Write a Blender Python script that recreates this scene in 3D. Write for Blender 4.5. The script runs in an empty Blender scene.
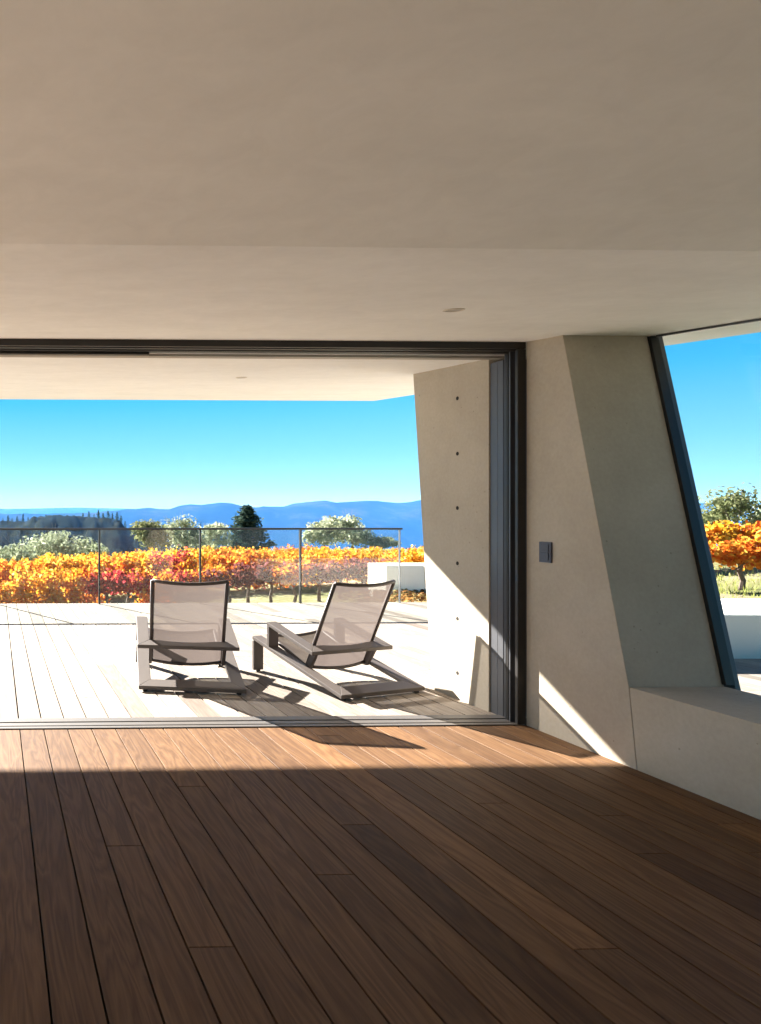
import bpy, bmesh, math, random
from mathutils import Vector, Matrix, noise

random.seed(7)
S = bpy.context.scene
COL = S.collection

# ------------------------------------------------------------------ camera
F, PX0, PY0, CH, YAW = 690.0, 14.0, 511.0, 1.35, math.radians(1.5)
cam_d = bpy.data.cameras.new('camera')
cam = bpy.data.objects.new('camera', cam_d)
COL.objects.link(cam)
cam.location = (0, 0, CH)
cam.rotation_euler = (math.pi / 2, 0, -YAW)
cam_d.sensor_fit = 'HORIZONTAL'
cam_d.sensor_width = 36
cam_d.lens = F / 761 * 36
cam_d.shift_x = (380.5 - PX0) / 761
cam_d.shift_y = (PY0 - 512) / 761
cam_d.clip_start = 0.05
cam_d.clip_end = 30000
S.camera = cam
CS, SN = math.cos(YAW), math.sin(YAW)


def seen(px, py, d):
    """world point at forward distance d along a sight line of the photograph"""
    xc, z = (px - PX0) / F * d, CH - (py - PY0) / F * d
    return Vector((xc * CS + d * SN, d * CS - xc * SN, z))


# ------------------------------------------------------------------ helpers
def tag(o, label=None, cat=None, group=None, kind=None):
    if label: o['label'] = label
    if cat: o['category'] = cat
    if group: o['group'] = group
    if kind: o['kind'] = kind
    return o


def empty(name, loc=(0, 0, 0), rz=0.0):
    o = bpy.data.objects.new(name, None)
    COL.objects.link(o)
    o.location = loc
    o.rotation_euler = (0, 0, rz)
    o.empty_display_size = 0.1
    return o


def obj(name, bm, mat, parent=None, bevel=0.0, smooth=False, recalc=True):
    if recalc:
        bmesh.ops.recalc_face_normals(bm, faces=bm.faces)
    me = bpy.data.meshes.new(name)
    bm.to_mesh(me)
    bm.free()
    if mat: me.materials.append(mat)
    if smooth:
        for p in me.polygons: p.use_smooth = True
    o = bpy.data.objects.new(name, me)
    COL.objects.link(o)
    if parent: o.parent = parent
    if bevel:
        b = o.modifiers.new('bevel', 'BEVEL')
        b.width = bevel
        b.segments = 2
        b.limit_method = 'ANGLE'
        b.angle_limit = math.radians(40)
    return o


def box(bm, x0, x1, y0, y1, z0, z1):
    v = [bm.verts.new(p) for p in ((x0, y0, z0), (x1, y0, z0), (x1, y1, z0), (x0, y1, z0),
                                   (x0, y0, z1), (x1, y0, z1), (x1, y1, z1), (x0, y1, z1))]
    for f in ((3, 2, 1, 0), (4, 5, 6, 7), (0, 1, 5, 4), (1, 2, 6, 5), (2, 3, 7, 6), (3, 0, 4, 7)):
        bm.faces.new([v[i] for i in f])


def boxes(*bs):
    bm = bmesh.new()
    for b in bs: box(bm, *b)
    return bm


def hexa(bm, lo, hi):
    """solid between two matching polygons"""
    a = [bm.verts.new(p) for p in lo]
    b = [bm.verts.new(p) for p in hi]
    n = len(a)
    bm.faces.new(a[::-1])
    bm.faces.new(b)
    for i in range(n):
        j = (i + 1) % n
        bm.faces.new((a[i], a[j], b[j], b[i]))


def tube(bm, pts, radii, seg=8, squash=1.0):
    pts = [Vector(p) for p in pts]
    if not hasattr(radii, '__len__'): radii = [radii] * len(pts)
    rings = []
    for i, p in enumerate(pts):
        t = (pts[min(i + 1, len(pts) - 1)] - pts[max(i - 1, 0)]).normalized()
        a = t.cross(Vector((0.13, 0.21, 0.97)))
        if a.length < 0.1: a = t.cross(Vector((1, 0, 0)))
        a.normalize()
        b = t.cross(a)
        rings.append([bm.verts.new(p + (a * math.cos(q) + b * math.sin(q) * squash) * radii[i])
                      for q in (2 * math.pi * k / seg for k in range(seg))])
    for r, s in zip(rings, rings[1:]):
        for k in range(seg):
            bm.faces.new((r[k], r[(k + 1) % seg], s[(k + 1) % seg], s[k]))
    bm.faces.new(rings[0][::-1])
    bm.faces.new(rings[-1])


def lathe(bm, prof, seg=32, cx=0, cy=0):
    rings = [[bm.verts.new((cx + r * math.cos(2 * math.pi * k / seg), cy + r * math.sin(2 * math.pi * k / seg), z))
              for k in range(seg)] for r, z in prof]
    for r, s in zip(rings, rings[1:]):
        for k in range(seg):
            bm.faces.new((r[k], r[(k + 1) % seg], s[(k + 1) % seg], s[k]))
    bm.faces.new(rings[0][::-1])
    bm.faces.new(rings[-1])


# ------------------------------------------------------------------ materials
class NT:
    def __init__(self, name):
        self.m = bpy.data.materials.new(name)
        self.m.use_nodes = True
        self.t = self.m.node_tree
        self.t.nodes.clear()
        self.out = self.n('ShaderNodeOutputMaterial')

    def n(self, typ, **kw):
        nd = self.t.nodes.new(typ)
        for k, v in kw.items(): setattr(nd, k, v)
        return nd

    def l(self, a, b): self.t.links.new(a, b)

    def noise(self, vec, scale, detail=4, rough=0.55, dist=0.0):
        n = self.n('ShaderNodeTexNoise')
        n.inputs['Scale'].default_value = scale
        n.inputs['Detail'].default_value = detail
        n.inputs['Roughness'].default_value = rough
        n.inputs['Distortion'].default_value = dist
        if vec is not None: self.l(vec, n.inputs['Vector'])
        return n.outputs['Fac']

    def ramp(self, fac, stops, interp='LINEAR'):
        r = self.n('ShaderNodeValToRGB')
        e = r.color_ramp.elements
        r.color_ramp.interpolation = interp
        while len(e) < len(stops): e.new(0.5)
        for el, (p, c) in zip(e, stops):
            el.position = p
            el.color = (*c, 1) if len(c) == 3 else c
        self.l(fac, r.inputs['Fac'])
        return r.outputs['Color']

    def mix(self, fac, a, b, mode='MIX'):
        m = self.n('ShaderNodeMix', data_type='RGBA', blend_type=mode)
        for s, v in ((m.inputs[0], fac), (m.inputs[6], a), (m.inputs[7], b)):
            if hasattr(v, 'links'): self.l(v, s)
            elif isinstance(v, tuple): s.default_value = (*v, 1)
            else: s.default_value = v
        return m.outputs[2]

    def math(self, op, a, b=0.5):
        m = self.n('ShaderNodeMath', operation=op)
        for s, v in ((m.inputs[0], a), (m.inputs[1], b)):
            if hasattr(v, 'links'): self.l(v, s)
            else: s.default_value = v
        return m.outputs[0]

    def mapping(self, vec, scale=(1, 1, 1), loc=(0, 0, 0)):
        m = self.n('ShaderNodeMapping')
        m.inputs['Scale'].default_value = scale
        m.inputs['Location'].default_value = loc
        self.l(vec, m.inputs['Vector'])
        return m.outputs['Vector']

    def coord(self): return self.n('ShaderNodeTexCoord').outputs['Object']

    def bump(self, h, strength, dist=0.01):
        b = self.n('ShaderNodeBump')
        b.inputs['Strength'].default_value = strength
        b.inputs['Distance'].default_value = dist
        self.l(h, b.inputs['Height'])
        return b.outputs['Normal']

    def pbr(self, col, rough=0.5, metal=0.0, normal=None, spec=None):
        p = self.n('ShaderNodeBsdfPrincipled')
        for k, v in (('Base Color', col), ('Roughness', rough), ('Metallic', metal)):
            if hasattr(v, 'links'): self.l(v, p.inputs[k])
            elif isinstance(v, tuple): p.inputs[k].default_value = (*v, 1)
            else: p.inputs[k].default_value = v
        if spec is not None: p.inputs['Specular IOR Level'].default_value = spec
        if normal is not None: self.l(normal, p.inputs['Normal'])
        return p.outputs[0]

    def done(self, sh):
        self.l(sh, self.out.inputs['Surface'])
        return self.m


def mat_plain(name, col, rough=0.5, metal=0.0, var=0.12, scale=30.0, spec=None):
    t = NT(name)
    f = t.noise(t.coord(), scale)
    c = t.mix(f, tuple(x * (1 - var) for x in col), tuple(min(1, x * (1 + var)) for x in col))
    return t.done(t.pbr(c, rough, metal, spec=spec))


def mat_wood(name, dark, mid, light, rough, grain=1.0):
    t = NT(name)
    seed = t.n('ShaderNodeAttribute', attribute_name='seed').outputs['Fac']
    tone = t.n('ShaderNodeAttribute', attribute_name='tone').outputs['Fac']
    off = t.n('ShaderNodeCombineXYZ')
    t.l(t.math('MULTIPLY', seed, 7.3), off.inputs[0])
    t.l(t.math('MULTIPLY', seed, 31.0), off.inputs[1])
    t.l(t.math('MULTIPLY', seed, 3.1), off.inputs[2])
    ad = t.n('ShaderNodeVectorMath', operation='ADD')
    t.l(t.coord(), ad.inputs[0])
    t.l(off.outputs[0], ad.inputs[1])
    v = ad.outputs[0]
    broad = t.noise(t.mapping(v, (9, 0.9, 1)), 1.0, 3, 0.5, 0.6)
    rings = t.math('FRACT', t.math('MULTIPLY', broad, 9.0), 0)
    rings = t.math('ABSOLUTE', t.math('SUBTRACT', rings, 0.5), 0)
    fine = t.noise(t.mapping(v, (160, 5, 1)), 1.0, 4, 0.6)
    g = t.math('ADD', t.math('MULTIPLY', rings, 0.75 * grain), t.math('MULTIPLY', fine, 0.6))
    c = t.ramp(g, [(0.15, dark), (0.5, mid), (0.85, light)])
    c = t.mix(1.0, c, t.ramp(tone, [(0.0, (0.62, 0.58, 0.56)), (0.5, (1, 1, 1)), (1.0, (1.5, 1.46, 1.36))]), 'MULTIPLY')
    r = t.math('ADD', t.math('MULTIPLY', fine, 0.2), rough - 0.1)
    return t.done(t.pbr(c, r, 0, t.bump(g, 0.12, 0.004), spec=0.15))


def mat_concrete(name, a, b, pits=True, rough=0.85):
    t = NT(name)
    v = t.coord()
    f = t.noise(v, 1.6, 6, 0.62)
    s = t.noise(v, 45, 3, 0.6)
    c = t.ramp(t.math('ADD', t.math('MULTIPLY', f, 0.75), t.math('MULTIPLY', s, 0.3)), [(0.3, a), (0.75, b)])
    h = s
    if pits:
        vo = t.n('ShaderNodeTexVoronoi')
        vo.inputs['Scale'].default_value = 16
        t.l(v, vo.inputs['Vector'])
        pit = t.math('LESS_THAN', vo.outputs['Distance'], 0.085)
        keep = t.math('GREATER_THAN', t.noise(v, 5, 2), 0.54)
        pit = t.math('MULTIPLY', pit, keep)
        c = t.mix(t.math('MULTIPLY', pit, 0.45), c, tuple(x * 0.4 for x in a))
        h = t.math('SUBTRACT', s, pit)
    return t.done(t.pbr(c, rough, 0, t.bump(h, 0.12, 0.006), spec=0.25))


def mat_plaster(name, a, b):
    t = NT(name)
    v = t.coord()
    f = t.noise(t.mapping(v, (1, 2.2, 1)), 1.3, 6, 0.6, 0.4)
    s = t.noise(v, 9, 5, 0.65, 0.8)
    c = t.ramp(t.math('ADD', t.math('MULTIPLY', f, 0.6), t.math('MULTIPLY', s, 0.4)), [(0.3, a), (0.7, b)])
    return t.done(t.pbr(c, 0.75, 0, t.bump(s, 0.05, 0.01), spec=0.2))


def mat_leaf(name, stops, trans=0.5, rough=0.6):
    t = NT(name)
    rnd = t.n('ShaderNodeNewGeometry').outputs['Random Per Island']
    inf = t.n('ShaderNodeObjectInfo').outputs['Random']
    k = t.math('ADD', t.math('MULTIPLY', rnd, 0.86), t.math('MULTIPLY', inf, 0.14))
    c = t.ramp(k, stops)
    d = t.n('ShaderNodeBsdfDiffuse')
    tr = t.n('ShaderNodeBsdfTranslucent')
    t.l(c, d.inputs['Color'])
    t.l(c, tr.inputs['Color'])
    mx = t.n('ShaderNodeMixShader')
    mx.inputs[0].default_value = trans
    t.l(d.outputs[0], mx.inputs[1])
    t.l(tr.outputs[0], mx.inputs[2])
    return t.done(mx.outputs[0])


def mat_glass(name, tint, boost=1.0, haze=0.0):
    t = NT(name)
    tr = t.n('ShaderNodeBsdfTransparent')
    tr.inputs['Color'].default_value = (*tint, 1)
    gl = t.n('ShaderNodeBsdfGlossy')
    gl.inputs['Roughness'].default_value = 0.0
    fr = t.n('ShaderNodeFresnel')
    fr.inputs['IOR'].default_value = 1.5
    mx = t.n('ShaderNodeMixShader')
    front = t.math('SUBTRACT', 1.0, t.n('ShaderNodeNewGeometry').outputs['Backfacing'])
    t.l(t.math('MULTIPLY', t.math('MULTIPLY', fr.outputs[0], boost), front), mx.inputs[0])
    t.l(tr.outputs[0], mx.inputs[1])
    t.l(gl.outputs[0], mx.inputs[2])
    if haze:
        df = t.n('ShaderNodeBsdfDiffuse')
        df.inputs['Color'].default_value = (0.8, 0.8, 0.8, 1)
        m2 = t.n('ShaderNodeMixShader')
        t.l(t.math('MULTIPLY', t.noise(t.coord(), 3.0), haze), m2.inputs[0])
        t.l(mx.outputs[0], m2.inputs[1])
        t.l(df.outputs[0], m2.inputs[2])
        return t.done(m2.outputs[0])
    return t.done(mx.outputs[0])


def mat_sling(name, col):
    t = NT(name)
    wv = t.noise(t.mapping(t.coord(), (1, 1, 1)), 220, 2)
    c = t.mix(wv, tuple(x * 0.85 for x in col), tuple(x * 1.12 for x in col))
    d = t.n('ShaderNodeBsdfDiffuse')
    tl = t.n('ShaderNodeBsdfTranslucent')
    t.l(c, d.inputs['Color'])
    t.l(c, tl.inputs['Color'])
    m1 = t.n('ShaderNodeMixShader')
    m1.inputs[0].default_value = 0.45
    t.l(d.outputs[0], m1.inputs[1])
    t.l(tl.outputs[0], m1.inputs[2])
    tp = t.n('ShaderNodeBsdfTransparent')
    m2 = t.n('ShaderNodeMixShader')
    m2.inputs[0].default_value = 0.13
    t.l(m1.outputs[0], m2.inputs[1])
    t.l(tp.outputs[0], m2.inputs[2])
    return t.done(m2.outputs[0])


M = {
    'floor': mat_wood('oiled_floor_wood', (0.068, 0.034, 0.016), (0.118, 0.062, 0.030), (0.165, 0.094, 0.045), 0.6, 0.95),
    'deck': mat_wood('bleached_deck_wood', (0.165, 0.132, 0.11), (0.27, 0.237, 0.205), (0.36, 0.328, 0.292), 0.75, 0.5),
    'joist': mat_plain('dark_underlay', (0.02, 0.015, 0.012), 0.9),
    'plaster': mat_plaster('ceiling_plaster', (0.75, 0.75, 0.735), (0.87, 0.87, 0.855)),
    'concrete': mat_concrete('board_concrete', (0.355, 0.305, 0.24), (0.49, 0.43, 0.345)),
    'white_concrete': mat_concrete('pale_concrete', (0.78, 0.74, 0.66), (0.88, 0.84, 0.76), False),
    'bronze': mat_plain('dark_bronze_aluminium', (0.014, 0.012, 0.011), 0.45, 0.1, 0.1, 8),
    'slate': mat_plain('grey_aluminium', (0.085, 0.088, 0.098), 0.45, 0.4, 0.08, 8),
    'grey_strip': mat_plain('light_grey_aluminium', (0.30, 0.28, 0.25), 0.5, 0.3, 0.08, 8),
    'track': mat_plain('track_aluminium', (0.085, 0.076, 0.070), 0.55, 0.2, 0.1, 12),
    'taupe': mat_plain('taupe_powder_coat', (0.095, 0.079, 0.071), 0.55, 0.0, 0.06, 20),
    'taupe_dark': mat_plain('dark_taupe_tube', (0.06, 0.046, 0.042), 0.5, 0.0, 0.06, 20),
    'rubber': mat_plain('black_rubber', (0.02, 0.02, 0.02), 0.8),
    'sling': mat_sling('taupe_mesh_sling', (0.095, 0.078, 0.072)),
    'glass': mat_glass('railing_glass', (0.93, 0.96, 0.95), 1.0, 0.03),
    'window_glass': mat_glass('window_glass', (0.93, 0.96, 0.96), 0.8),
    'switch': mat_plain('anthracite_plastic', (0.06, 0.062, 0.085), 0.5),
    'lens': mat_plain('downlight_lens', (0.35, 0.33, 0.30), 0.3),
    'ring': mat_plain('downlight_ring', (0.62, 0.57, 0.50), 0.5),
    'hole': mat_plain('dark_tie_hole', (0.015, 0.012, 0.010), 0.9),
    'bark': mat_plain('vine_bark', (0.11, 0.075, 0.06), 0.9, 0, 0.4, 25),
    'tree_bark': mat_plain('grey_bark', (0.20, 0.165, 0.13), 0.9, 0, 0.4, 8),
    'wire': mat_plain('galvanised_wire', (0.30, 0.28, 0.26), 0.5, 0.5),
    'vine_gold': mat_leaf('golden_vine_leaves', [(0, (0.538, 0.127, 0.013)), (0.35, (0.620, 0.266, 0.020)), (0.7, (0.632, 0.380, 0.045)), (0.9, (0.600, 0.468, 0.127)), (1, (0.316, 0.316, 0.051))], 0.62),
    'vine_orange': mat_leaf('orange_vine_leaves', [(0, (0.348, 0.045, 0.020)), (0.3, (0.569, 0.133, 0.020)), (0.7, (0.613, 0.266, 0.032)), (1, (0.620, 0.392, 0.076))], 0.62),
    'vine_red': mat_leaf('crimson_vine_leaves', [(0, (0.198, 0.020, 0.033)), (0.5, (0.409, 0.040, 0.046)), (0.85, (0.561, 0.119, 0.066)), (1, (0.594, 0.264, 0.066))], 0.6),
    'vine_plum': mat_leaf('plum_vine_leaves', [(0, (0.080, 0.028, 0.028)), (0.5, (0.171, 0.051, 0.051)), (0.85, (0.257, 0.097, 0.074)), (1, (0.399, 0.199, 0.068))], 0.5),
    'olive': mat_leaf('silver_olive_leaves', [(0, (0.143, 0.169, 0.089)), (0.5, (0.321, 0.356, 0.223)), (0.85, (0.517, 0.535, 0.392)), (1, (0.669, 0.659, 0.517))], 0.4),
    'olive_dark': mat_leaf('green_tree_leaves', [(0, (0.076, 0.092, 0.042)), (0.5, (0.168, 0.185, 0.084)), (1, (0.319, 0.319, 0.168))], 0.4),
    'pine': mat_leaf('dark_conifer_needles', [(0, (0.024, 0.044, 0.040)), (0.6, (0.060, 0.100, 0.080)), (1, (0.140, 0.180, 0.120))], 0.25),
    'litter': mat_leaf('fallen_leaves', [(0, (0.150, 0.060, 0.024)), (0.5, (0.300, 0.150, 0.048)), (0.8, (0.330, 0.252, 0.108)), (1, (0.120, 0.132, 0.036))], 0.2),
}


def mat_ground():
    t = NT('vineyard_ground')
    v = t.coord()
    a = t.noise(v, 0.45, 5, 0.6)
    b = t.noise(v, 7, 4, 0.7)
    k = t.math('ADD', t.math('MULTIPLY', a, 0.6), t.math('MULTIPLY', b, 0.4))
    c = t.ramp(k, [(0.32, (0.08, 0.095, 0.03)), (0.47, (0.16, 0.155, 0.065)), (0.58, (0.24, 0.205, 0.13)), (0.75, (0.19, 0.13, 0.09))])
    return t.done(t.pbr(c, 0.95, 0, t.bump(b, 0.6, 0.05), spec=0.1))


def mat_forest(name, stops, scale):
    t = NT(name)
    c = t.ramp(t.noise(t.coord(), scale, 6, 0.65), stops)
    return t.done(t.pbr(c, 1.0, spec=0.0))


M['ground'] = mat_ground()
M['forest'] = mat_forest('hill_forest', [(0.3, (0.010, 0.016, 0.016)), (0.55, (0.022, 0.03, 0.028)), (0.75, (0.055, 0.052, 0.04))], 0.04)
M['far_forest'] = mat_forest('mountain_forest', [(0.3, (0.004, 0.008, 0.008)), (0.5, (0.012, 0.018, 0.015)), (0.68, (0.05, 0.048, 0.035))], 0.006)

# ------------------------------------------------------------------ room dimensions
WX = 3.34                      # inner face of the right wall
WT = 0.52                      # its thickness
DOOR0, DOOR1 = 4.26, 4.47      # the sliding door frame
CREASE_Y, CREASE_Z = 2.22, 2.21


def ceil_z(y): return CREASE_Z + 0.1 * (y - CREASE_Y)       # ceiling between crease and door
def near_z(y): return CREASE_Z + 0.045 * (CREASE_Y - y)     # ceiling on the near side of the fold
def soffit_z(y): return 2.37 + 0.0737 * (y - 4.5)            # underside of the terrace roof


XL = -2.85                      # open left edge of the room, placed to let bounced sun in
YB = -2.0                      # back wall
ROOF_Y = 7.81


# ------------------------------------------------------------------ boards
def boards(name, x0, x1, y0, y1, mat, joints, fixed, tones, pitch=0.148, gap=0.0065, thick=0.022, seed=1, seams=(), vary=0.17):
    rg = random.Random(seed)
    bm = bmesh.new()
    ls = bm.faces.layers.float.new('seed')
    lt = bm.faces.layers.float.new('tone')
    k0, k1 = math.floor(x0 / pitch), math.ceil(x1 / pitch)
    for k in range(k0, k1):
        a, b = max(x0, k * pitch + gap / 2), min(x1, (k + 1) * pitch - gap / 2)
        if b - a < 0.01: continue
        cuts = sorted(set(list(fixed.get(k, [])) + list(seams)))
        if k not in fixed:
            y = y0 + rg.uniform(0.4, joints)
            while y < y1 - 0.5:
                if all(abs(y - c) > 0.5 for c in cuts): cuts.append(y)
                y += rg.uniform(0.75, 1.25) * joints
            cuts.sort()
        ys = [y0] + cuts + [y1]
        for i in range(len(ys) - 1):
            g = 0.004
            c0, c1 = ys[i] + (g / 2 if i else 0), ys[i + 1] - (g / 2 if i < len(ys) - 2 else 0)
            e = 0.0008
            lo = [(a, c0, -thick), (b, c0, -thick), (b, c1, -thick), (a, c1, -thick)]
            md = [(a, c0, -e), (b, c0, -e), (b, c1, -e), (a, c1, -e)]
            hi = [(a + e, c0 + e, 0), (b - e, c0 + e, 0), (b - e, c1 - e, 0), (a + e, c1 - e, 0)]
            rings = [[bm.verts.new(p) for p in r] for r in (lo, md, hi)]
            fs = [bm.faces.new(rings[0][::-1]), bm.faces.new(rings[2])]
            for r, s in zip(rings, rings[1:]):
                for q in range(4):
                    fs.append(bm.faces.new((r[q], r[(q + 1) % 4], s[(q + 1) % 4], s[q])))
            sd, tn = rg.random() * 10, min(1, max(0, rg.gauss(0.5, vary)))
            if (k, i) in tones: tn = tones[(k, i)]
            for f in fs:
                f[ls] = sd
                f[lt] = tn
    return obj(name, bm, mat, recalc=False)


fx = {3: [0.2, 2.77], 4: [2.12], 6: [3.36], 8: [-0.4, 2.53], 10: [0.3, 2.93], 12: [2.08], 15: [0.6, 3.13],
      1: [0.1], 2: [0.6], 5: [0.9], 0: [-0.5], 7: [0.2], 9: [0.9], 11: [0.4], 13: [0.7, 4.1], 14: [0.9], 16: [0.8]}
tn = {(12, 1): 0.95, (12, 0): 0.42, (4, 0): 0.42, (8, 2): 0.55, (13, 1): 0.42, (14, 1): 0.55, (16, 1): 0.72,
      (0, 1): 0.5, (1, 1): 0.34, (2, 1): 0.38, (3, 1): 0.42, (3, 2): 0.5, (17, 0): 0.5, (18, 0): 0.3, (7, 1): 0.55, (5, 1): 0.4}
fl = boards('floor', XL, WX + 0.02, YB, DOOR0, M['floor'], 2.4, fx, tn, seed=4)
tag(fl, 'brown oiled wooden floor boards inside the room', 'floor', kind='structure')
dk = boards('terrace_deck', -9, 9.0, DOOR1, 10.05, M['deck'], 2.2, {}, {}, seed=9, gap=0.010, vary=0.24)
tag(dk, 'pale bleached timber deck boards of the sunlit terrace', 'deck', kind='structure')
sub = obj('floor', boxes((XL, WX + 0.02, YB, DOOR0, -0.12, -0.026)), M['joist'])
tag(sub, 'dark underlay seen in the gaps of the indoor floor', 'floor', kind='structure')
sub = obj('terrace_deck', boxes((-9, 9, DOOR1, 10.04, -0.12, -0.026), (-9, 9, 10.04, 10.07, -0.9, -0.001)), M['joist'])
tag(sub, 'dark substructure under the terrace deck boards', 'deck', kind='structure')
# the narrow terrace beside the right wall
side = obj('terrace_paving', boxes((WX + WT + 0.3, 14, 4.75, 5.74, -0.1, -0.004)), M['white_concrete'])
tag(side, 'pale paving in front of the thick white planter wall', 'paving', kind='structure')
unseen_lawn = obj('unseen_lawn', boxes((WX + WT + 0.16, 14, -6, 4.74, -0.1, -0.01)), M['ground'])  # unseen dark ground, added to keep bounced light off the pier's window side
tag(unseen_lawn, 'unseen grass strip under the right window, added to cut bounced light', 'unseen_lawn', kind='structure')
bounce_deck = boards('terrace_deck', -10, XL - 0.01, -5, DOOR1 - 0.004, M['deck'], 2.2, {}, {}, seed=29)  # out of view, added so sunlit boards brighten the ceiling
tag(bounce_deck, 'unseen pale deck boards added on the left to bounce sun onto the ceiling', 'deck', kind='structure')

# ------------------------------------------------------------------ ceiling and roof
XE = lambda y: 4.36     # right edge of the roof


def roof_edge(y): return XE(y)


bm = bmesh.new()
T = 0.34
lo = [(XL, YB, near_z(YB)), (roof_edge(YB), YB, near_z(YB)), (roof_edge(CREASE_Y), CREASE_Y, CREASE_Z), (XL, CREASE_Y, CREASE_Z)]
hexa(bm, lo, [(x, y, 2.85) for x, y, z in lo])
yb = DOOR1 - 0.06
lo = [(XL, CREASE_Y, CREASE_Z), (roof_edge(CREASE_Y), CREASE_Y, CREASE_Z), (roof_edge(yb), yb, ceil_z(yb)), (XL, yb, ceil_z(yb))]
hexa(bm, lo, [(x, y, 2.85) for x, y, z in lo])
o = obj('ceiling', bm, M['plaster'])
tag(o, 'warm grey plaster ceiling with a fold across the room', 'ceiling', kind='structure')
bm = bmesh.new()
lo = [(XL, yb, soffit_z(yb)), (roof_edge(yb), yb, soffit_z(yb)), (4.34, ROOF_Y, soffit_z(ROOF_Y)), (XL, ROOF_Y, soffit_z(ROOF_Y))]
hexa(bm, lo, [(x, y, soffit_z(y) + T) for x, y, z in lo])
o = obj('roof', bm, M['plaster'])
tag(o, 'plaster terrace roof overhang above the deck', 'roof', kind='structure')

# ------------------------------------------------------------------ walls
def wall_yz(name, poly, x0, x1, mat):
    bm = bmesh.new()
    hexa(bm, [(x0, y, z) for y, z in poly], [(x1, y, z) for y, z in poly])
    return obj(name, bm, mat, bevel=0.003)


def lean(z): return 3.462 + 0.2177 * z       # the pier's leaning near edge


pier = [(3.512, -0.1), (3.512, 0.0), (3.558, 0.424)] + [(lean(2.375), 2.375), (lean(2.375) + 0.005, ceil_z(3.98) + 0.004),
       (DOOR0, ceil_z(DOOR0) + 0.004), (DOOR0, -0.1)]
o = wall_yz('wall_right', pier, WX, WX + WT, M['concrete'])
tag(o, 'raw concrete pier with a leaning edge between sliding door and right window', 'wall', kind='structure')
par = [(YB, -0.1), (3.508, -0.1), (3.508, 0), (3.554, 0.42), (YB, 0.40)]
o = wall_yz('wall_right', par, WX, WX + WT, M['concrete'])
tag(o, 'low raw concrete parapet under the right window', 'wall', kind='structure')
fin = [(4.55, -0.1), (5.154, -0.1), (5.154, 0), (5.393, soffit_z(5.393) + 0.004), (4.55, soffit_z(4.55) + 0.004)]
o = wall_yz('wall_terrace', fin, 3.31, 3.80, M['concrete'])
tag(o, 'leaning raw concrete fin wall on the terrace just outside the door', 'wall', kind='structure')
hb = []
for py in (399, 454, 508, 563, 618, 672):
    z = CH - (py - PY0) / F * 4.98
    bm = bmesh.new()
    lathe(bm, [(0.014, 0), (0.014, 0.002), (0.009, 0.0025), (0.009, 0.001)], 12)
    h = obj('tie_hole', bm, M['hole'], o)
    h.rotation_euler = (0, -math.pi / 2, 0)
    h.location = (3.3105, 4.865, z)
o = obj('wall_back', boxes((XL, WX + WT, YB - 0.2, YB - 0.002, -0.1, near_z(YB) - 0.004)), M['concrete'])
tag(o, 'raw concrete wall behind the viewpoint', 'wall', kind='structure')

# ------------------------------------------------------------------ sliding door frame
door = empty('door_1', (0, DOOR0, 0))
tag(door, 'dark bronze sliding door frame open onto the terrace', 'door frame', kind='structure')


def dpart(name, bs, mat, bevel=0.003):
    bm = boxes(*bs)
    bmesh.ops.translate(bm, verts=bm.verts, vec=(0, -DOOR0, 0))
    return obj(name, bm, M[mat], door, bevel)


HL = 2.37
dpart('door_head', [(XL, WX - 0.002, DOOR0, 4.285, HL + 0.003, 2.42), (XL, WX - 0.002, 4.285, 4.30, HL + 0.022, 2.42), (XL, WX - 0.002, 4.30, 4.335, HL, 2.42),
                    (XL, WX - 0.002, 4.335, 4.35, HL + 0.02, 2.42), (XL, WX - 0.002, 4.35, 4.39, HL - 0.004, 2.42), (XL, WX - 0.002, 4.39, DOOR1 - 0.03, HL + 0.01, 2.42)], 'bronze')
dpart('leaf_rail', [(XL, 0.98, 4.385, 4.425, 2.350, 2.40)], 'bronze')
dpart('door_head_strip', [(XL, WX - 0.002, DOOR1 - 0.04, DOOR1 + 0.02, 2.350, 2.42)], 'grey_strip')
dpart('door_track', [(XL, WX - 0.002, DOOR0, DOOR1, -0.03, 0.0), (XL, WX - 0.01, DOOR0, 4.30, 0.0, 0.007),
                     (XL, WX - 0.01, 4.315, 4.375, 0.0, 0.006), (XL, WX - 0.01, 4.39, DOOR1, 0.0, 0.007)], 'track')
dpart('jamb', [(3.285, WX - 0.002, DOOR0, 4.285, 0.006, HL), (3.325, WX - 0.002, 4.285, 4.32, 0.006, HL), (3.29, WX - 0.002, 4.35, 4.365, 0.006, HL),
               (3.33, WX - 0.002, 4.365, 4.425, 0.006, HL), ], 'bronze')
dpart('guide', [(3.285, WX - 0.004, 4.325, 4.335, 0.006, HL), (3.30, WX - 0.004, 4.385, 4.395, 0.006, HL)], 'slate', 0)
dpart('jamb_panel', [(3.315, 3.80, 4.425, 4.475, 0.006, 2.34), (3.318, 3.80, 4.479, 4.548, 0.0, 2.34)], 'slate')

# ------------------------------------------------------------------ right window
win = empty('window_1', (WX + WT, 0, 0))
tag(win, 'frameless right window with a leaning side above the concrete parapet', 'window', kind='structure')


def wpart(name, bm, mat, bevel=0.002):
    bmesh.ops.translate(bm, verts=bm.verts, vec=(-(WX + WT), 0, 0))
    return obj(name, bm, M[mat], win, bevel)


XW = WX + WT


def slant(x0, x1, d0, d1, z0, z1a):
    bm = bmesh.new()
    poly = [(lean(z0) - d0, z0), (lean(z0) - d1, z0), (lean(z1a) - d1, z1a), (lean(z1a) - d0, z1a)]
    hexa(bm, [(x0, y, z) for y, z in poly], [(x1, y, z) for y, z in poly])
    return bm


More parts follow.
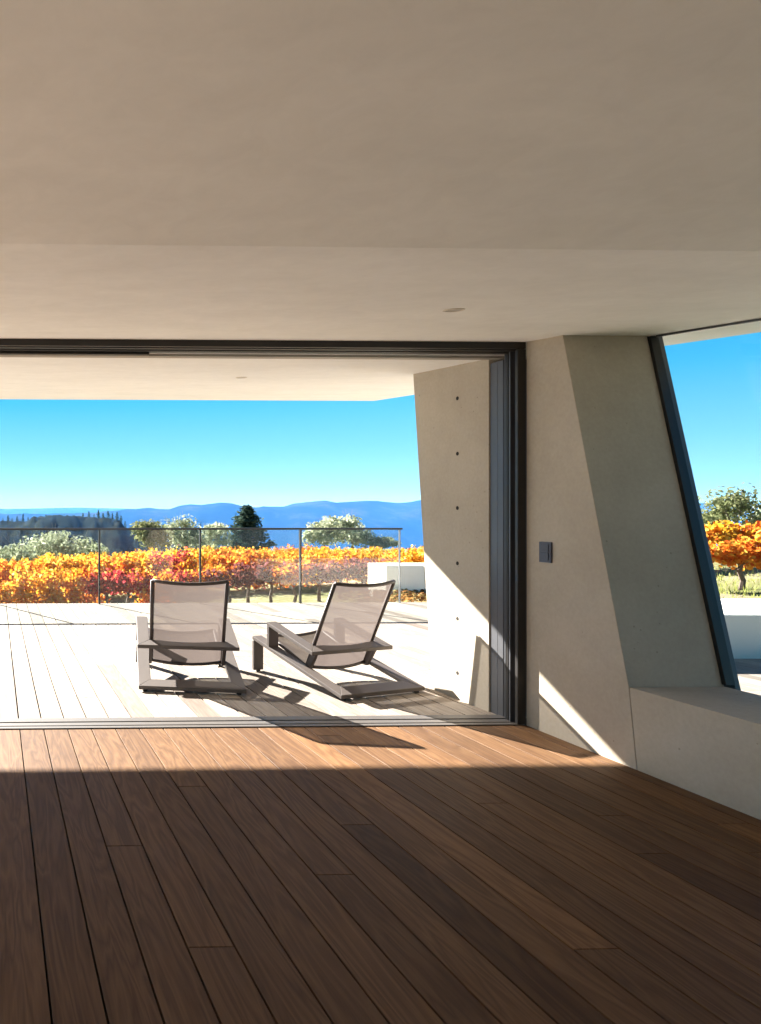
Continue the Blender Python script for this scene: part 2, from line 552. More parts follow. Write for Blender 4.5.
wpart('window_frame', slant(XW - 0.012, XW + 0.04, -0.02, 0.018, 0.43, ceil_z(3.95) - 0.003), 'bronze')
wpart('window_reveal', slant(XW + 0.042, XW + 0.072, -0.10, 0.010, -0.1, ceil_z(3.95) - 0.003), 'slate')
bm = bmesh.new()
lo = [(XW + 0.012, YB, near_z(YB) - 0.012), (XW + 0.03, YB, near_z(YB) - 0.012), (XW + 0.03, CREASE_Y, CREASE_Z - 0.012), (XW + 0.012, CREASE_Y, CREASE_Z - 0.012)]
hexa(bm, lo, [(x, y, z + 0.011) for x, y, z in lo])
lo = [(XW + 0.012, CREASE_Y, CREASE_Z - 0.012), (XW + 0.03, CREASE_Y, CREASE_Z - 0.012), (XW + 0.03, 3.95, ceil_z(3.95) - 0.012), (XW + 0.012, 3.95, ceil_z(3.95) - 0.012)]
hexa(bm, lo, [(x, y, z + 0.011) for x, y, z in lo])
wpart('window_head', bm, 'slate', 0)
bm = bmesh.new()
poly = [(YB, 0.40), (lean(0.42), 0.42), (lean(ceil_z(3.95)) - 0.01, ceil_z(3.95) - 0.014), (CREASE_Y, CREASE_Z - 0.014), (YB, near_z(YB) - 0.014)]
hexa(bm, [(XW + 0.014, y, z) for y, z in poly], [(XW + 0.024, y, z) for y, z in poly])
wpart('pane', bm, 'window_glass', 0)
wpart('window_sill', boxes((XW + 0.002, XW + 0.14, YB, 3.44, 0.33, 0.396)), 'slate')

# ------------------------------------------------------------------ switch and downlights
sw = empty('light_switch', (WX, 4.10, 1.10))
tag(sw, 'dark slate wall switch on the concrete pier beside the door frame', 'switch')
obj('backplate', boxes((-0.012, 0.0, -0.045, 0.045, -0.062, 0.062)), M['switch'], sw, 0.002)
obj('rocker', boxes((-0.017, -0.012, -0.030, 0.028, 0.003, 0.048)), M['switch'], sw, 0.0015)
obj('rocker', boxes((-0.017, -0.012, -0.030, 0.028, -0.048, -0.003)), M['switch'], sw, 0.0015)


def downlight(x, y, z, slope, label):
    d = empty('downlight', (x, y, z))
    d.rotation_euler = (math.atan(slope), 0, 0)
    tag(d, label, 'downlight', 'recessed ceiling downlights')
    bm = bmesh.new()
    lathe(bm, [(0.036, 0.002), (0.045, 0.002), (0.046, -0.003), (0.036, -0.004), (0.034, 0.001)], 32)
    obj('ring', bm, M['ring'], d, smooth=False)
    bm = bmesh.new()
    lathe(bm, [(0.0345, 0.0015), (0.0345, -0.001), (0.02, -0.0025), (0.004, -0.003)], 32)
    obj('lens', bm, M['lens'], d)
    return d


yy = 3.245
downlight(2.19, yy, ceil_z(yy), 0.1, 'small round recessed downlight in the indoor ceiling near the door')
yy = 5.66
downlight(2.03, yy, soffit_z(yy), 0.078, 'small round recessed downlight in the terrace roof outside')


# ------------------------------------------------------------------ lounge chairs
def make_chair(loc, rz, label):
    """u runs forward from the rear ground bar, w to the right; local x = w - .385, y = u"""
    root = empty('lounge_chair', loc, rz)
    tag(root, label, 'lounge chair', 'lounge chairs on the deck')
    HW, BW, TH = 0.387, 0.094, 0.028
    k1 = 0.257                                   # slope of the lower frame
    zr = lambda u: 0.016 + k1 * u                # underside of lower frame
    k2 = 0.286
    za = lambda u: 0.268 + k2 * (u - 0.285)      # underside of arm frame

    def plate(name, plan, zf, th=TH):
        bm = bmesh.new()
        hexa(bm, [(x, y, zf(y)) for x, y in plan], [(x, y, zf(y) + th) for x, y in plan])
        return obj(name, bm, M['taupe'], root, 0.003)

    for s in (-1, 1):
        o_, i_ = s * HW, s * (HW - BW)
        plate('side_rail', [(o_, 0.0), (i_, 0.11), (i_, 0.985), (o_, 0.985)], zr)
        bm = boxes((min(o_, i_), max(o_, i_), 0.96, 0.985, 0.012, zr(0.96)))
        obj('leg', bm, M['taupe'], root, 0.003)
        plate('armrest', [(o_, 0.285), (i_, 0.375), (i_, 0.80), (o_, 0.80)], za)
        bm = bmesh.new()
        a, b = min(o_, i_), max(o_, i_)
        lo = [(a, 0.772, zr(0.772) + TH), (b, 0.772, zr(0.772) + TH), (b, 0.80, zr(0.80) + TH), (a, 0.80, zr(0.80) + TH)]
        hexa(bm, lo, [(x, y, za(y)) for x, y, z in lo])
        obj('arm_post', bm, M['taupe'], root, 0.002)
        # the short strut from arm to the low end of the back
        bm = bmesh.new()
        x0, x1 = sorted((i_ + s * 0.005, i_ - s * 0.022))
        lo = [(x0, 0.43, 0.12), (x1, 0.43, 0.12), (x1, 0.475, 0.12), (x0, 0.475, 0.12)]
        hi = [(x0, 0.335, za(0.335)), (x1, 0.335, za(0.335)), (x1, 0.38, za(0.38)), (x0, 0.38, za(0.38))]
        hexa(bm, lo, hi)
        obj('strut', bm, M['taupe_dark'], root, 0.002)
        for u in (0.03, 0.968):
            bm = bmesh.new()
            lathe(bm, [(0.016, 0.0), (0.018, 0.003), (0.018, 0.018 if u < .5 else 0.013), (0.012, 0.018 if u < .5 else 0.013)], 12, s * (HW - BW / 2), u)
            obj('foot_pad', bm, M['rubber'], root)
    plate('rear_bar', [(-HW, 0.0), (HW, 0.0), (HW - BW, 0.11), (-HW + BW, 0.11)], zr)
    plate('rear_crossbar', [(-HW, 0.285), (HW, 0.285), (HW - BW, 0.375), (-HW + BW, 0.375)], za)
    # seat and back share one curved side profile
    SW = HW - BW - 0.014
    b0, b1 = Vector((0, 0.465, 0.145)), Vector((0, 0.175, 0.815))
    s1 = Vector((0, 0.93, 0.318))

    def frame(name, p0, p1, sag_dir, r, top_r):
        fr = bmesh.new()
        for s in (-1, 1):
            tube(fr, [(s * SW, p0.y, p0.z), (s * SW, p1.y, p1.z)], r, 10)
        for p in (p0, p1):
            pts = []
            for i in range(11):
                q = -1 + i * 0.2
                d = sag_dir * (1 - q * q)
                pts.append((q * SW, p.y + d.y, p.z + d.z))
            tube(fr, pts, top_r, 10)
        return obj(name, fr, M['taupe_dark'], root, smooth=True)

    def sling(name, p0, p1, sag_dir):
        bm = bmesh.new()
        NX, NY = 14, 10
        g = []
        for j in range(NY + 1):
            t = j / NY
            row = []
            for i in range(NX + 1):
                q = -1 + 2 * i / NX
                d = sag_dir * (1 - q * q)
                p = p0.lerp(p1, t) + d
                row.append(bm.verts.new((q * (SW - 0.004), p.y, p.z)))
            g.append(row)
        for j in range(NY):
            for i in range(NX):
                bm.faces.new((g[j][i], g[j][i + 1], g[j + 1][i + 1], g[j + 1][i]))
        o = obj(name, bm, M['sling'], root, smooth=True)
        return o

    frame('backrest_frame', b0, b1, Vector((0, -0.035, -0.02)), 0.014, 0.014)
    sling('backrest', b0, b1, Vector((0, -0.035, -0.02)))
    frame('seat_frame', b0 + Vector((0, 0.02, 0.004)), s1, Vector((0, 0.0, -0.03)), 0.013, 0.013)
    sling('seat', b0 + Vector((0, 0.02, 0.004)), s1, Vector((0, 0.0, -0.03)))
    return root


def chair_at(ax, ay, bx, by, label, turn=0.0):
    """from the two rear ground corners"""
    a, b = Vector((ax, ay, 0)), Vector((bx, by, 0))
    m = (a + b) / 2
    rz = math.atan2(b.y - a.y, b.x - a.x) + turn
    return make_chair((m.x, m.y, 0), rz, label)


def floor_pt(px, py):
    d = CH * F / (py - PY0)
    return seen(px, py, d)


A, B = floor_pt(140, 692.5), floor_pt(244.5, 695)
chair_at(A.x, A.y, B.x, B.y, 'left taupe lounge chair facing straight away towards the railing', math.radians(-3.5))
A, B = floor_pt(339, 702), floor_pt(427, 692.5)
chair_at(A.x, A.y, B.x, B.y, 'right taupe lounge chair turned askew beside the concrete fin')

# ------------------------------------------------------------------ glass railing
RY = 9.95
rail = empty('glass_railing', (2.2, RY, 0))
tag(rail, 'clear glass railing with thin dark posts along the far deck edge', 'railing')
posts = [1.50 + 1.475 * k for k in range(-4, 4)]


def rpart(name, bm, mat, bevel=0.0):
    bmesh.ops.translate(bm, verts=bm.verts, vec=(-2.2, -RY, 0))
    return obj(name, bm, M[mat], rail, bevel)


for i, x in enumerate(posts):
    p = rpart('post', boxes((x - (0.013 if i < len(posts) - 1 else 0.006), x + (0.013 if i < len(posts) - 1 else 0.006), RY + 0.012, RY + 0.05, 0.001, 1.075)), 'bronze' if i < len(posts) - 1 else 'slate', 0.002)
    if i < len(posts) - 1:
        rpart('glass_panel', boxes((x + 0.006, posts[i + 1] - 0.006, RY - 0.006, RY + 0.006, 0.001, 1.075)), 'glass')
rpart('top_rail', boxes((posts[0], posts[-1] + 0.02, RY - 0.015, RY + 0.05, 1.076, 1.104)), 'bronze', 0.004)

# ------------------------------------------------------------------ low white walls outside
bm = boxes((6.80, 7.475, 11.85, 12.45, -0.6, 0.40), (7.485, 9.0, 11.85, 12.45, -0.6, 0.40))
o = obj('garden_wall', bm, M['white_concrete'], bevel=0.01)
tag(o, 'low white concrete garden wall beyond the right end of the railing', 'wall', kind='structure')
bm = bmesh.new()
poly = [(5.2, 6.22), (14, 5.75), (14, 6.95), (5.2, 7.42)]
hexa(bm, [(x, y, -0.02) for x, y in poly], [(x, y, 0.40) for x, y in poly])
o = obj('garden_wall', bm, M['white_concrete'], bevel=0.01)
tag(o, 'thick low white planter wall seen through the right window', 'wall', kind='structure')


# ------------------------------------------------------------------ terrain
def ground_z(x, y):
    cx = max(-12, min(18, x))
    z = -0.62 + 0.05 * (cx - 4)
    k = max(0, min(1, (x - 5.0) / 1.2)) * max(0, min(1, (13.2 - y) / 1.5))
    z = z * (1 - k) + k * max(z, -0.12)
    if y > 22:
        z -= 0.055 * (y - 22)
    if y > 60:
        z -= 0.09 * (min(y, 900) - 60)
    return z


def grid(name, xs, ys, zf, mat):
    bm = bmesh.new()
    g = [[bm.verts.new((x, y, zf(x, y))) for x in xs] for y in ys]
    for j in range(len(ys) - 1):
        for i in range(len(xs) - 1):
            bm.faces.new((g[j][i], g[j][i + 1], g[j + 1][i + 1], g[j + 1][i]))
    return obj(name, bm, mat, smooth=True, recalc=False)


def span(a, b, n): return [a + (b - a) * i / n for i in range(n + 1)]


xs = span(-400, -16, 12) + span(-15, 25, 60) + span(28, 500, 14)
ys = span(10.075, 40, 60) + span(43, 500, 20) + span(600, 2500, 8)
o = grid('ground', xs, ys, lambda x, y: ground_z(x, y) + 0.06 * noise.noise((x * 0.7, y * 0.7, 0)) - (max(0, abs(x) - 30) * 0.03), M['ground'])
tag(o, 'grassy vineyard ground falling away beyond the terrace', 'ground', kind='structure')


# ridges: heights follow the skyline, solid terrain with a far side
def skyline(pts, px):
    for (a, ya), (b, yb_) in zip(pts, pts[1:]):
        if a <= px <= b:
            return ya + (yb_ - ya) * (px - a) / (b - a)
    return pts[0][1] if px < pts[0][0] else pts[-1][1]


def ridge(name, dist, depth, pts, px0, px1, n, foot, rough, mat, label, freq):
    bm = bmesh.new()
    rows = 26
    g = []
    for j in range(rows + 1):
        t = j / rows                      # 0 near foot, .6 crest, 1 far foot
        row = []
        for i in range(n + 1):
            px = px0 + (px1 - px0) * i / n
            d = dist + depth * (t - 0.6)
            base = seen(px, PY0, d)
            crest = CH - (skyline(pts, px) - PY0) / F * dist
            h = math.sin(min(t / 0.6, 1) * math.pi / 2) ** 1.2 if t < 0.6 else math.cos((t - 0.6) / 0.4 * math.pi / 2)
            nz = noise.fractal((base.x * freq, base.y * freq, 3.1), 1.0, 2.1, 5) * rough * (0.25 + 0.75 * math.sin(t * math.pi) * (0.35 if abs(t - 0.6) < 0.06 else 1))
            row.append(bm.verts.new((base.x, base.y, foot + (crest - foot) * h + nz)))
        g.append(row)
    for j in range(rows):
        for i in range(n):
            bm.faces.new((g[j][i], g[j][i + 1], g[j + 1][i + 1], g[j + 1][i]))
    o = obj(name, bm, mat, smooth=True, recalc=False)
    tag(o, label, 'hill', kind='structure')
    return o


ridge('mountain', 3600, 1800, [(-900, 515), (-200, 514), (60, 514), (110, 513), (135, 510.5), (150, 508.5), (165, 509), (190, 505.5), (208, 506.5), (225, 504.5),
                               (250, 506), (285, 506.5), (295, 503.5), (320, 502), (350, 502), (372, 501), (400, 502), (425, 500.5), (500, 500), (700, 503), (1100, 510), (2000, 512)],
      -900, 1800, 260, -320, 34, M['far_forest'], 'blue forested mountain ridge on the far horizon', 0.004)
ridge('mountain', 6500, 1800, [(-900, 509), (0, 508.5), (60, 508), (110, 508), (160, 509.5), (220, 511), (1800, 511)],
      -900, 1800, 160, -500, 14, M['far_forest'], 'faintest hazy ridge above the dark hill', 0.002)
ridge('hill', 420, 220, [(-400, 522), (0, 521), (20, 522), (30, 520), (40, 516.5), (60, 516), (85, 517.5), (108, 519), (120, 521), (127, 529), (150, 533), (200, 545), (300, 560), (500, 560)],
      -300, 420, 300, -34, 3.0, M['forest'], 'dark wooded hill rising behind the olive trees', 0.16)


# ------------------------------------------------------------------ foliage builders
def leaf(bm, p, n, size, rg, narrow=0.7):
    n = n.normalized()
    a = n.cross(Vector((rg.uniform(-1, 1), rg.uniform(-1, 1), rg.uniform(-1, 1))))
    if a.length < 1e-3: a = Vector((1, 0, 0))
    a.normalize()
    b = n.cross(a)
    s = size * rg.uniform(0.7, 1.25)
    w = s * narrow
    pts = (a * s * 0.55, a * s * 0.12 + b * w * 0.5 + n * s * 0.08, a * -s * 0.4 + b * w * 0.36, a * -s * 0.5, a * -s * 0.4 - b * w * 0.36, a * s * 0.12 - b * w * 0.5 + n * s * 0.08)
    bm.faces.new([bm.verts.new(p + q) for q in pts])


def vine_meshes(kind, seed, dens=1.0, full=False):
    rg = random.Random(seed)
    wood = bmesh.new()
    h = 0.42 if not full else 0.36
    tw = rg.uniform(-0.06, 0.06)
    tube(wood, [(0, 0, -0.06), (tw, 0.01, h * 0.35), (-tw * 0.6, 0.0, h * 0.7), (0, 0, h)], [0.042, 0.034, 0.03, 0.032], 7)
    canes = []
    for s in (-1, 1):
        e = Vector((s * rg.uniform(0.26, 0.36), rg.uniform(-0.03, 0.03), h + rg.uniform(0.02, 0.10)))
        tube(wood, [(0, 0, h - 0.02), (s * 0.1, 0, h + 0.05), e], [0.026, 0.02, 0.014], 6)
        for q in range(4):
            t = 0.25 + 0.25 * q
            p = Vector((0, 0, h)).lerp(e, t)
            tip = p + Vector((rg.uniform(-0.12, 0.12), rg.uniform(-0.12, 0.12), rg.uniform(0.35, 0.6) if full else rg.uniform(0.16, 0.36)))
            tube(wood, [p, p.lerp(tip, 0.5) + Vector((rg.uniform(-0.03, 0.03), 0, 0)), tip], [0.008, 0.006, 0.003], 4)
            canes.append((p, tip))
    fol = bmesh.new()
    nleaf = int(760 * dens)
    for _ in range(nleaf):
        p0, p1 = rg.choice(canes)
        t = rg.uniform(0.0 if not full else -0.75, 1.08)
        p = p0.lerp(p1, t) + Vector((rg.gauss(0, 0.085), rg.gauss(0, 0.11), rg.gauss(0, 0.05)))
        if p.z < 0.04: p.z = rg.uniform(0.04, 0.2)
        n = Vector((rg.gauss(0, 1), rg.gauss(-0.6, 1), rg.gauss(0.5, 0.8)))
        leaf(fol, p, n, 0.07, rg, 0.95)
    return wood, fol


VINES = {}


def to_mesh(bm, name, mat):
    me = bpy.data.meshes.new(name)
    bm.to_mesh(me)
    bm.free()
    me.materials.append(mat)
    return me


for kind, mat in (('gold', 'vine_gold'), ('orange', 'vine_orange'), ('red', 'vine_red'), ('plum', 'vine_plum')):
    for v in range(3):
        for full in (False, True):
            w, f = vine_meshes(kind, hash((v, full)) % 1000 + len(VINES), {'gold': 1.1, 'orange': 1.05, 'red': 0.75, 'plum': 0.42}[kind] * (1.25 if full else 1.0), full)
            VINES[(kind, v, full)] = (to_mesh(w, 'trunk', M['bark']), to_mesh(f, 'foliage', M[mat]))


def vine(x, y, kind, full, scale, label, group, rg):
    r = empty('grapevine', (x, y, ground_z(x, y)), rg.uniform(-0.3, 0.3) + (math.pi if rg.random() < .5 else 0))
    r.scale = (scale * rg.uniform(0.95, 1.15), scale, scale * rg.uniform(0.93, 1.08))
    tag(r, label, 'grapevine', group)
    tm, fm = VINES[(kind, rg.randrange(3), full)]
    for nm, me in (('trunk', tm), ('foliage', fm)):
        c = bpy.data.objects.new(nm, me)
        COL.objects.link(c)
        c.parent = r
    return r


COLW = {'gold': 'golden yellow', 'orange': 'orange', 'red': 'crimson', 'plum': 'sparse plum red'}
ORD = ['first', 'second', 'third', 'fourth', 'fifth', 'sixth', 'seventh', 'eighth', 'ninth', 'tenth', 'eleventh', 'twelfth', 'thirteenth',
       'fourteenth', 'fifteenth', 'sixteenth', 'seventeenth', 'eighteenth', 'nineteenth', 'twentieth']
rg = random.Random(21)
row1 = [(-0.2, 'gold', 1), (0.35, 'gold', 1), (0.85, 'gold', 1), (1.35, 'gold', 1), (1.8, 'orange', 1), (2.25, 'red', 0), (2.7, 'red', 0), (3.2, 'orange', 1),
        (3.75, 'red', 0), (4.3, 'orange', 0), (4.75, 'plum', 0), (5.2, 'plum', 0), (5.65, 'plum', 0), (6.1, 'orange', 0), (6.6, 'plum', 0), (7.1, 'plum', 0), (7.6, 'plum', 0), (8.2, 'gold', 1)]
for i, (x, k, full) in enumerate(row1):
    vine(x, 14 + rg.uniform(-0.1, 0.1), k, bool(full), 0.84 if x < 0.6 else 0.92 if full and x < 2 else 0.8 if full else 0.95, '%s grapevine, %s from the left in the row nearest the railing' % (COLW[k], ORD[i]), 'grapevines in the row nearest the railing', rg)
for ri, (y, name) in enumerate(((16.4, 'second'), (18.8, 'third'), (21.2, 'fourth'), (23.6, 'fifth'))):
    x = -1.2 + 0.2 * ri
    while x < 11.5 + ri * 2:
        k = rg.choice(['gold', 'gold', 'orange', 'gold', 'orange'])
        if ri == 0 and 4.0 < x < 5.4: k = rg.choice(['red', 'orange', 'gold'])
        pxv = PX0 + F * (x / y - SN)
        vt = 51 - 14 * max(0, min(1, pxv / 190)) ** 0.7
        sc = (CH - vt / F * y - ground_z(x, y)) / 1.06 * rg.uniform(0.94, 1.06)
        vine(x, y + rg.uniform(-0.12, 0.12), k, True, sc, '%s grapevine in the %s row from the railing' % (COLW[k], name), '%s vines of the %s row' % (COLW[k], name), rg)
        x += rg.uniform(0.6, 0.75)
p = seen(741, 590, 12.9)
RV = [(p.x, p.y, 'orange', 'orange and yellow grapevine on a bare trunk seen through the right window', 1.22),
      (p.x + 1.0, p.y + 0.1, 'gold', 'golden yellow grapevine at the edge of the right window', 1.2),
      (p.x - 0.9, p.y + 0.2, 'orange', 'orange grapevine cut by the leaning edge of the right window', 1.18)]
for x, y, k, lb, sc in RV:
    vine(x, y, k, False, sc, lb, 'grapevines outside the right window', rg)
for q in range(8):
    vine(p.x - 2 + 0.9 * q, 16.0, 'orange' if q % 2 else 'gold', False, 1.2, '%s grapevine in the row behind the right window vine' % COLW['orange' if q % 2 else 'gold'],
         '%s vines behind the right window vine' % COLW['orange' if q % 2 else 'gold'], rg)
# trellis wires of the nearest row
bm = bmesh.new()
for dz in (0.16, 0.45):
    tube(bm, [(x, 13.98, ground_z(x, 14) + dz) for x in span(-1, 9.5, 12)], 0.005, 5)
o = obj('trellis_wire', bm, M['wire'])
tag(o, 'thin trellis wires strung along the nearest vine row', 'wire')


# ------------------------------------------------------------------ trees
def bushy_tree(name, base, h, w, seed, mat, label, cat, nleaf, lsize, lobes=9, narrow=0.4, airy=0.0, group=None, low=0.25):
    rg = random.Random(seed)
    r = empty(name, base)
    tag(r, label, cat, group)
    wood = bmesh.new()
    fol = bmesh.new()
    tube(wood, [(0, 0, -0.1), (0.02 * h, 0, h * 0.2), (0, 0, h * 0.4)], [h * 0.045, h * 0.035, h * 0.028], 8)
    cs = []
    for i in range(lobes):
        a = 2 * math.pi * i / lobes + rg.uniform(-0.3, 0.3)
        rr = w * 0.5 * rg.uniform(0.35, 0.72)
        c = Vector((math.cos(a) * rr, math.sin(a) * rr, h * rg.uniform(low + 0.12, 0.82)))
        if i == 0: c = Vector((rg.uniform(-.05, .05) * w, 0, h * 0.82))
        cs.append((c, w * rg.uniform(0.17, 0.27)))
        tube(wood, [(0, 0, h * 0.3), c * 0.55 + Vector((0, 0, h * 0.14)), c], [h * 0.018, h * 0.012, h * 0.005], 5)
        for q in range(4):
            d = Vector((rg.gauss(0, 1), rg.gauss(0, 1), abs(rg.gauss(0.8, 0.7)))).normalized() * w * 0.27
            tube(wood, [c * 0.8, c + d], [h * 0.006, h * 0.002], 4)
    for _ in range(nleaf):
        c, rad = rg.choice(cs)
        d = Vector((rg.gauss(0, 1), rg.gauss(0, 1), rg.gauss(0.15, 1))).normalized()
        rr = rad * (rg.random() ** (0.45 if not airy else 0.8)) * rg.uniform(0.9, 1.2 + airy)
        p = c + Vector((d.x * rr, d.y * rr, d.z * rr * min(1.2, h / w)))
        n = d + Vector((rg.gauss(0, 0.6), rg.gauss(0, 0.6), rg.gauss(0.3, 0.6)))
        leaf(fol, p, n, lsize, rg, narrow)
    obj('trunk', wood, M['tree_bark'], r, smooth=True)
    obj('foliage', fol, M[mat], r, recalc=False)
    return r


def tree_at(px, top, d, wpx, **kw):
    p = seen(px, top, d)
    zb = ground_z(p.x, p.y)
    return bushy_tree(base=(p.x, p.y, zb), h=p.z - zb, w=wpx / F * d, **kw)


OL = 'olive_tree'
tree_at(20, 545, 26, 80, name=OL, seed=1, mat='olive', label='low silvery olive tree at the left end behind the golden vines', cat='tree', nleaf=2200, lsize=0.15, group='olive trees beyond the vines')
tree_at(62, 533, 27, 72, name=OL, seed=2, mat='olive', label='rounded silvery olive tree below the dark hill', cat='tree', nleaf=2400, lsize=0.15, group='olive trees beyond the vines')
tree_at(92, 545, 28, 40, name=OL, seed=12, mat='olive', label='small silvery olive bush right of the rounded olive tree', cat='tree', nleaf=1200, lsize=0.15, group='olive trees beyond the vines')
tree_at(152, 522, 30, 42, name='leafy_tree', seed=3, mat='olive_dark', label='dull green leafy tree left of the pale airy olive', cat='tree', nleaf=2000, lsize=0.16, narrow=0.5)
tree_at(187, 515.5, 32, 52, name=OL, seed=4, mat='olive', label='tall pale airy olive tree behind the left chair', cat='tree', nleaf=2300, lsize=0.16, group='olive trees beyond the vines', airy=0.25)
tree_at(214, 524, 34, 40, name=OL, seed=5, mat='olive', label='pale olive tree touching the dark conifer', cat='tree', nleaf=1700, lsize=0.16, group='olive trees beyond the vines')
tree_at(324, 521, 30, 44, name=OL, seed=6, mat='olive', label='silvery olive tree forming the left half of the pair right of the conifer', cat='tree', nleaf=2000, lsize=0.16, group='olive trees beyond the vines')
tree_at(352, 516.5, 31, 54, name=OL, seed=7, mat='olive', label='tallest silvery olive tree right of the conifer', cat='tree', nleaf=2600, lsize=0.16, group='olive trees beyond the vines')
tree_at(382, 537, 30, 34, name=OL, seed=8, mat='olive', label='lowest silvery olive bush near the right end of the railing', cat='tree', nleaf=1000, lsize=0.15, group='olive trees beyond the vines')
tree_at(735, 490, 27, 62, name='leafy_tree', seed=9, mat='olive_dark', label='thin airy green tree behind the vine in the right window', cat='tree', nleaf=1900, lsize=0.15, airy=0.5, narrow=0.5)
tree_at(706, 512, 29, 40, name='leafy_tree', seed=10, mat='olive_dark', label='low green tree beside the leaning edge of the right window', cat='tree', nleaf=1500, lsize=0.16, narrow=0.5)
tree_at(772, 500, 28, 56, name='leafy_tree', seed=11, mat='olive', label='pale green tree at the outer edge of the right window', cat='tree', nleaf=2000, lsize=0.16, airy=0.2)


def conifer(px, top, d, wpx, label):
    rg = random.Random(31)
    p = seen(px, top, d)
    zb = ground_z(p.x, p.y)
    h = p.z - zb
    w = wpx / F * d
    r = empty('conifer', (p.x, p.y, zb))
    tag(r, label, 'tree')
    wood, fol = bmesh.new(), bmesh.new()
    tube(wood, [(0, 0, -0.2), (0, 0, h * 0.5), (0, 0, h * 0.99)], [h * 0.03, h * 0.018, h * 0.003], 8)
    z = h * 0.12
    while z < h * 0.985:
        t = (z / h - 0.1) / 0.9
        rad = w * 0.5 * (1 - t) ** 0.72 * rg.uniform(0.82, 1.1) + 0.1
        nb = 9
        for i in range(nb):
            a = 2 * math.pi * (i + rg.random() * 0.8) / nb
            rr = rad * rg.uniform(0.65, 1.12)
            tip = Vector((math.cos(a) * rr, math.sin(a) * rr, z + rr * rg.uniform(-0.12, 0.12)))
            b0 = Vector((0, 0, z))
            tube(wood, [b0, tip], [h * 0.006, h * 0.002], 4)
            for q in range(int(10 + 26 * rr / (w * 0.5))):
                u = rg.random() ** 0.6
                pos = b0.lerp(tip, u) + Vector((rg.gauss(0, 0.10), rg.gauss(0, 0.10), rg.gauss(0.02, 0.08))) * (w / 4)
                n = Vector((rg.gauss(0, 0.5), rg.gauss(0, 0.5), 1))
                leaf(fol, pos, n, 0.075 * w, rg, 0.45)
        z += h * 0.047
    obj('trunk', wood, M['tree_bark'], r)
    obj('foliage', fol, M['pine'], r, recalc=False)


conifer(247, 506.5, 70, 56, 'broad dark green conifer standing alone before the blue mountains')

# thin trees on the skyline of the dark hill
rg = random.Random(77)
SK = []
for v in range(4):
    bm = bmesh.new()
    hh, ww = 1.0, 0.22 + 0.07 * v
    tube(bm, [(0, 0, -0.5), (0, 0, 0.98)], [0.03, 0.01], 5)
    for j in range(9):
        z = 0.12 + 0.1 * j
        for i in range(5):
            a = 2 * math.pi * (i + rg.random()) / 5
            rr = ww * (1.05 - z) ** 0.6 * rg.uniform(0.5, 1.2)
            for q in range(3):
                leaf(bm, Vector((math.cos(a) * rr * rg.random(), math.sin(a) * rr * rg.random(), z + rg.uniform(-0.05, 0.05))), Vector((rg.gauss(0, 1), -1, rg.gauss(0, 1))), 0.13, rg, 0.6)
    SK.append(to_mesh(bm, 'skyline_tree', M['pine']))
SPOTS = [(3, 5), (8, 8), (12, 5), (17, 7), (23, 9), (28, 5), (46, 4), (55, 3), (64, 4), (73, 3.5), (83, 6), (89, 8), (94, 6), (98.5, 10), (103, 7), (108, 9.5), (112.5, 8), (117, 10), (121, 8), (125, 7)]
for i, (px, hp) in enumerate(SPOTS):
    ysk = skyline([(0, 521), (20, 522), (30, 520), (40, 516.5), (60, 516), (85, 517.5), (108, 519), (120, 521), (127, 529)], px)
    p = seen(px, ysk + 1.5, 418)
    t = bpy.data.objects.new('skyline_tree', SK[i % 4])
    COL.objects.link(t)
    t.location = p
    s = hp / F * 418
    t.scale = (s, s, s)
    t.rotation_euler = (0, 0, rg.uniform(0, 6))
    tag(t, 'tiny thin dark tree on the skyline of the wooded hill', 'tree', 'thin trees on the wooded hill')

# leaf litter on the bed between deck end and garden wall
bm = bmesh.new()
rg = random.Random(5)
for _ in range(1300):
    x, y = rg.uniform(5.9, 8.4), rg.uniform(10.1, 11.8)
    leaf(bm, Vector((x, y, ground_z(x, y) + rg.uniform(0.05, 0.12))), Vector((rg.gauss(0, 0.5), rg.gauss(-0.3, 0.5), 1)), 0.065, rg, 0.8)
o = obj('leaf_litter', bm, M['litter'], recalc=False)
tag(o, 'brown fallen leaves on the bed before the low white garden wall', 'fallen leaves', kind='stuff')

# grass tufts on the ground seen through the right window
bm = bmesh.new()
for _ in range(5200):
    x, y = rg.uniform(9.5, 17.0), rg.uniform(9.8, 16.0)
    h = rg.uniform(0.05, 0.13)
    a = rg.uniform(0, math.pi)
    dx, dy = math.cos(a) * 0.012, math.sin(a) * 0.012
    z = ground_z(x, y) - 0.02
    bm.faces.new([bm.verts.new(q) for q in ((x - dx, y - dy, z), (x + dx, y + dy, z), (x + rg.gauss(0, 0.03), y + rg.gauss(0, 0.03), z + h))])
M['grass'] = mat_leaf('meadow_grass', [(0, (0.20, 0.22, 0.05)), (0.6, (0.36, 0.38, 0.11)), (1, (0.55, 0.50, 0.22))], 0.5)
o = obj('grass', bm, M['grass'], recalc=False)
tag(o, 'short green grass under the vine outside the right window', 'grass', kind='stuff')

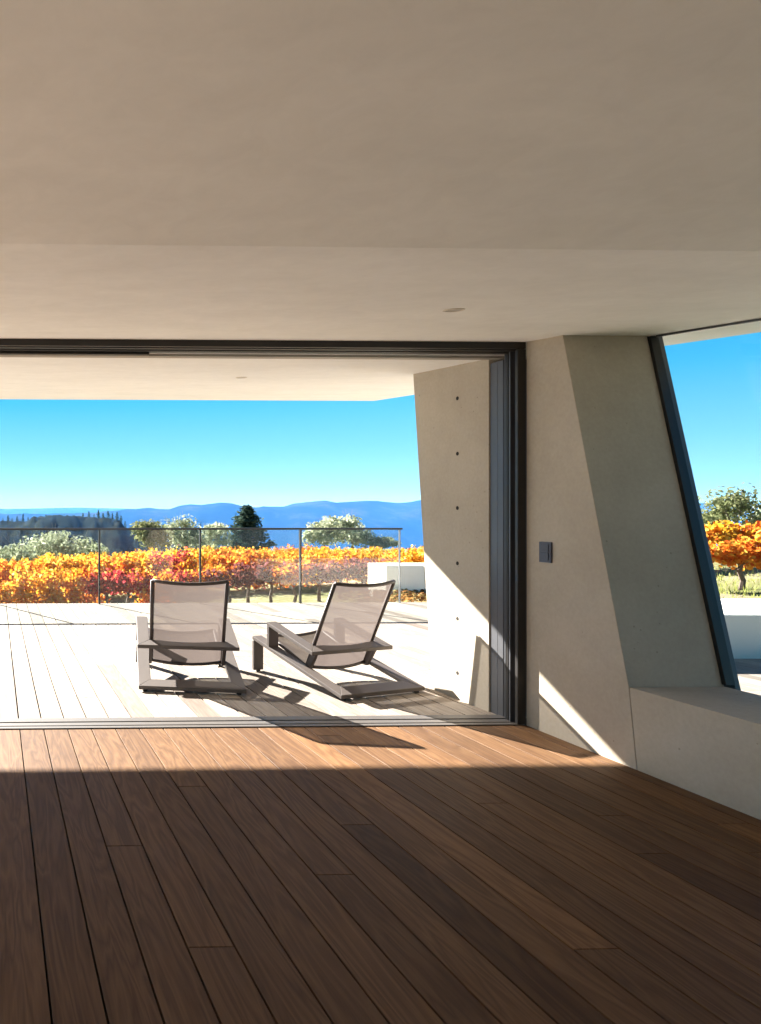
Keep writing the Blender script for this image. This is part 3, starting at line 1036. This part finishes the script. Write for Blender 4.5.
# ------------------------------------------------------------------ valley haze
HAZE = True
if HAZE:
    bm = bmesh.new()
    box(bm, -6000, 9000, 75, 7600, -400, 150)
    t = NT('valley_haze')
    vs = t.n('ShaderNodeVolumeScatter')
    vs.inputs['Color'].default_value = (0.085, 0.34, 1.0, 1)
    vs.inputs['Density'].default_value = 0.000125
    vs.inputs['Anisotropy'].default_value = 0.0
    t.l(vs.outputs[0], t.out.inputs['Volume'])
    o = obj('haze', bm, t.m)
    tag(o, 'blue valley haze lying over the distant hills', 'haze', kind='stuff')

# ------------------------------------------------------------------ light
w = bpy.data.worlds.new('sky')
S.world = w
w.use_nodes = True
nt = w.node_tree
nt.nodes.clear()
out = nt.nodes.new('ShaderNodeOutputWorld')
bg = nt.nodes.new('ShaderNodeBackground')
tc = nt.nodes.new('ShaderNodeTexCoord')
sp = nt.nodes.new('ShaderNodeSeparateXYZ')
rp = nt.nodes.new('ShaderNodeValToRGB')
nt.links.new(tc.outputs['Generated'], sp.inputs[0])
nt.links.new(sp.outputs[2], rp.inputs[0])
stops = [(0.0, (0.60, 0.88, 0.95)), (0.03, (0.46, 0.84, 0.96)), (0.08, (0.26, 0.73, 0.96)), (0.155, (0.07, 0.57, 0.95)), (0.21, (0.008, 0.43, 0.95)),
         (0.45, (0.02, 0.20, 0.50)), (1.0, (0.02, 0.12, 0.32))]
e = rp.color_ramp.elements
while len(e) < len(stops): e.new(0.5)
for el, (pos, c) in zip(e, stops):
    el.position = pos
    el.color = (*c, 1)
nt.links.new(rp.outputs[0], bg.inputs[0])
bg.inputs[1].default_value = 1.0
nt.links.new(bg.outputs[0], out.inputs[0])

sd = bpy.data.lights.new('sun', 'SUN')
sun = bpy.data.objects.new('sun', sd)
COL.objects.link(sun)
to_sun = Vector((-0.838, 1.613, 1.0)).normalized()
sun.rotation_euler = to_sun.to_track_quat('Z', 'Y').to_euler()
sun.location = (-6, 14, 9)
sd.energy = 37.5
sd.angle = math.radians(0.53)
sd.color = (1.0, 0.95, 0.88)

S.view_settings.view_transform = 'Standard'
S.view_settings.look = 'None'
S.view_settings.exposure = 0.0
S.view_settings.gamma = 1.0
S.view_settings.use_curve_mapping = False
S.cycles.max_bounces = 10
S.cycles.diffuse_bounces = 6
S.cycles.transparent_max_bounces = 16
S.cycles.use_denoising = True
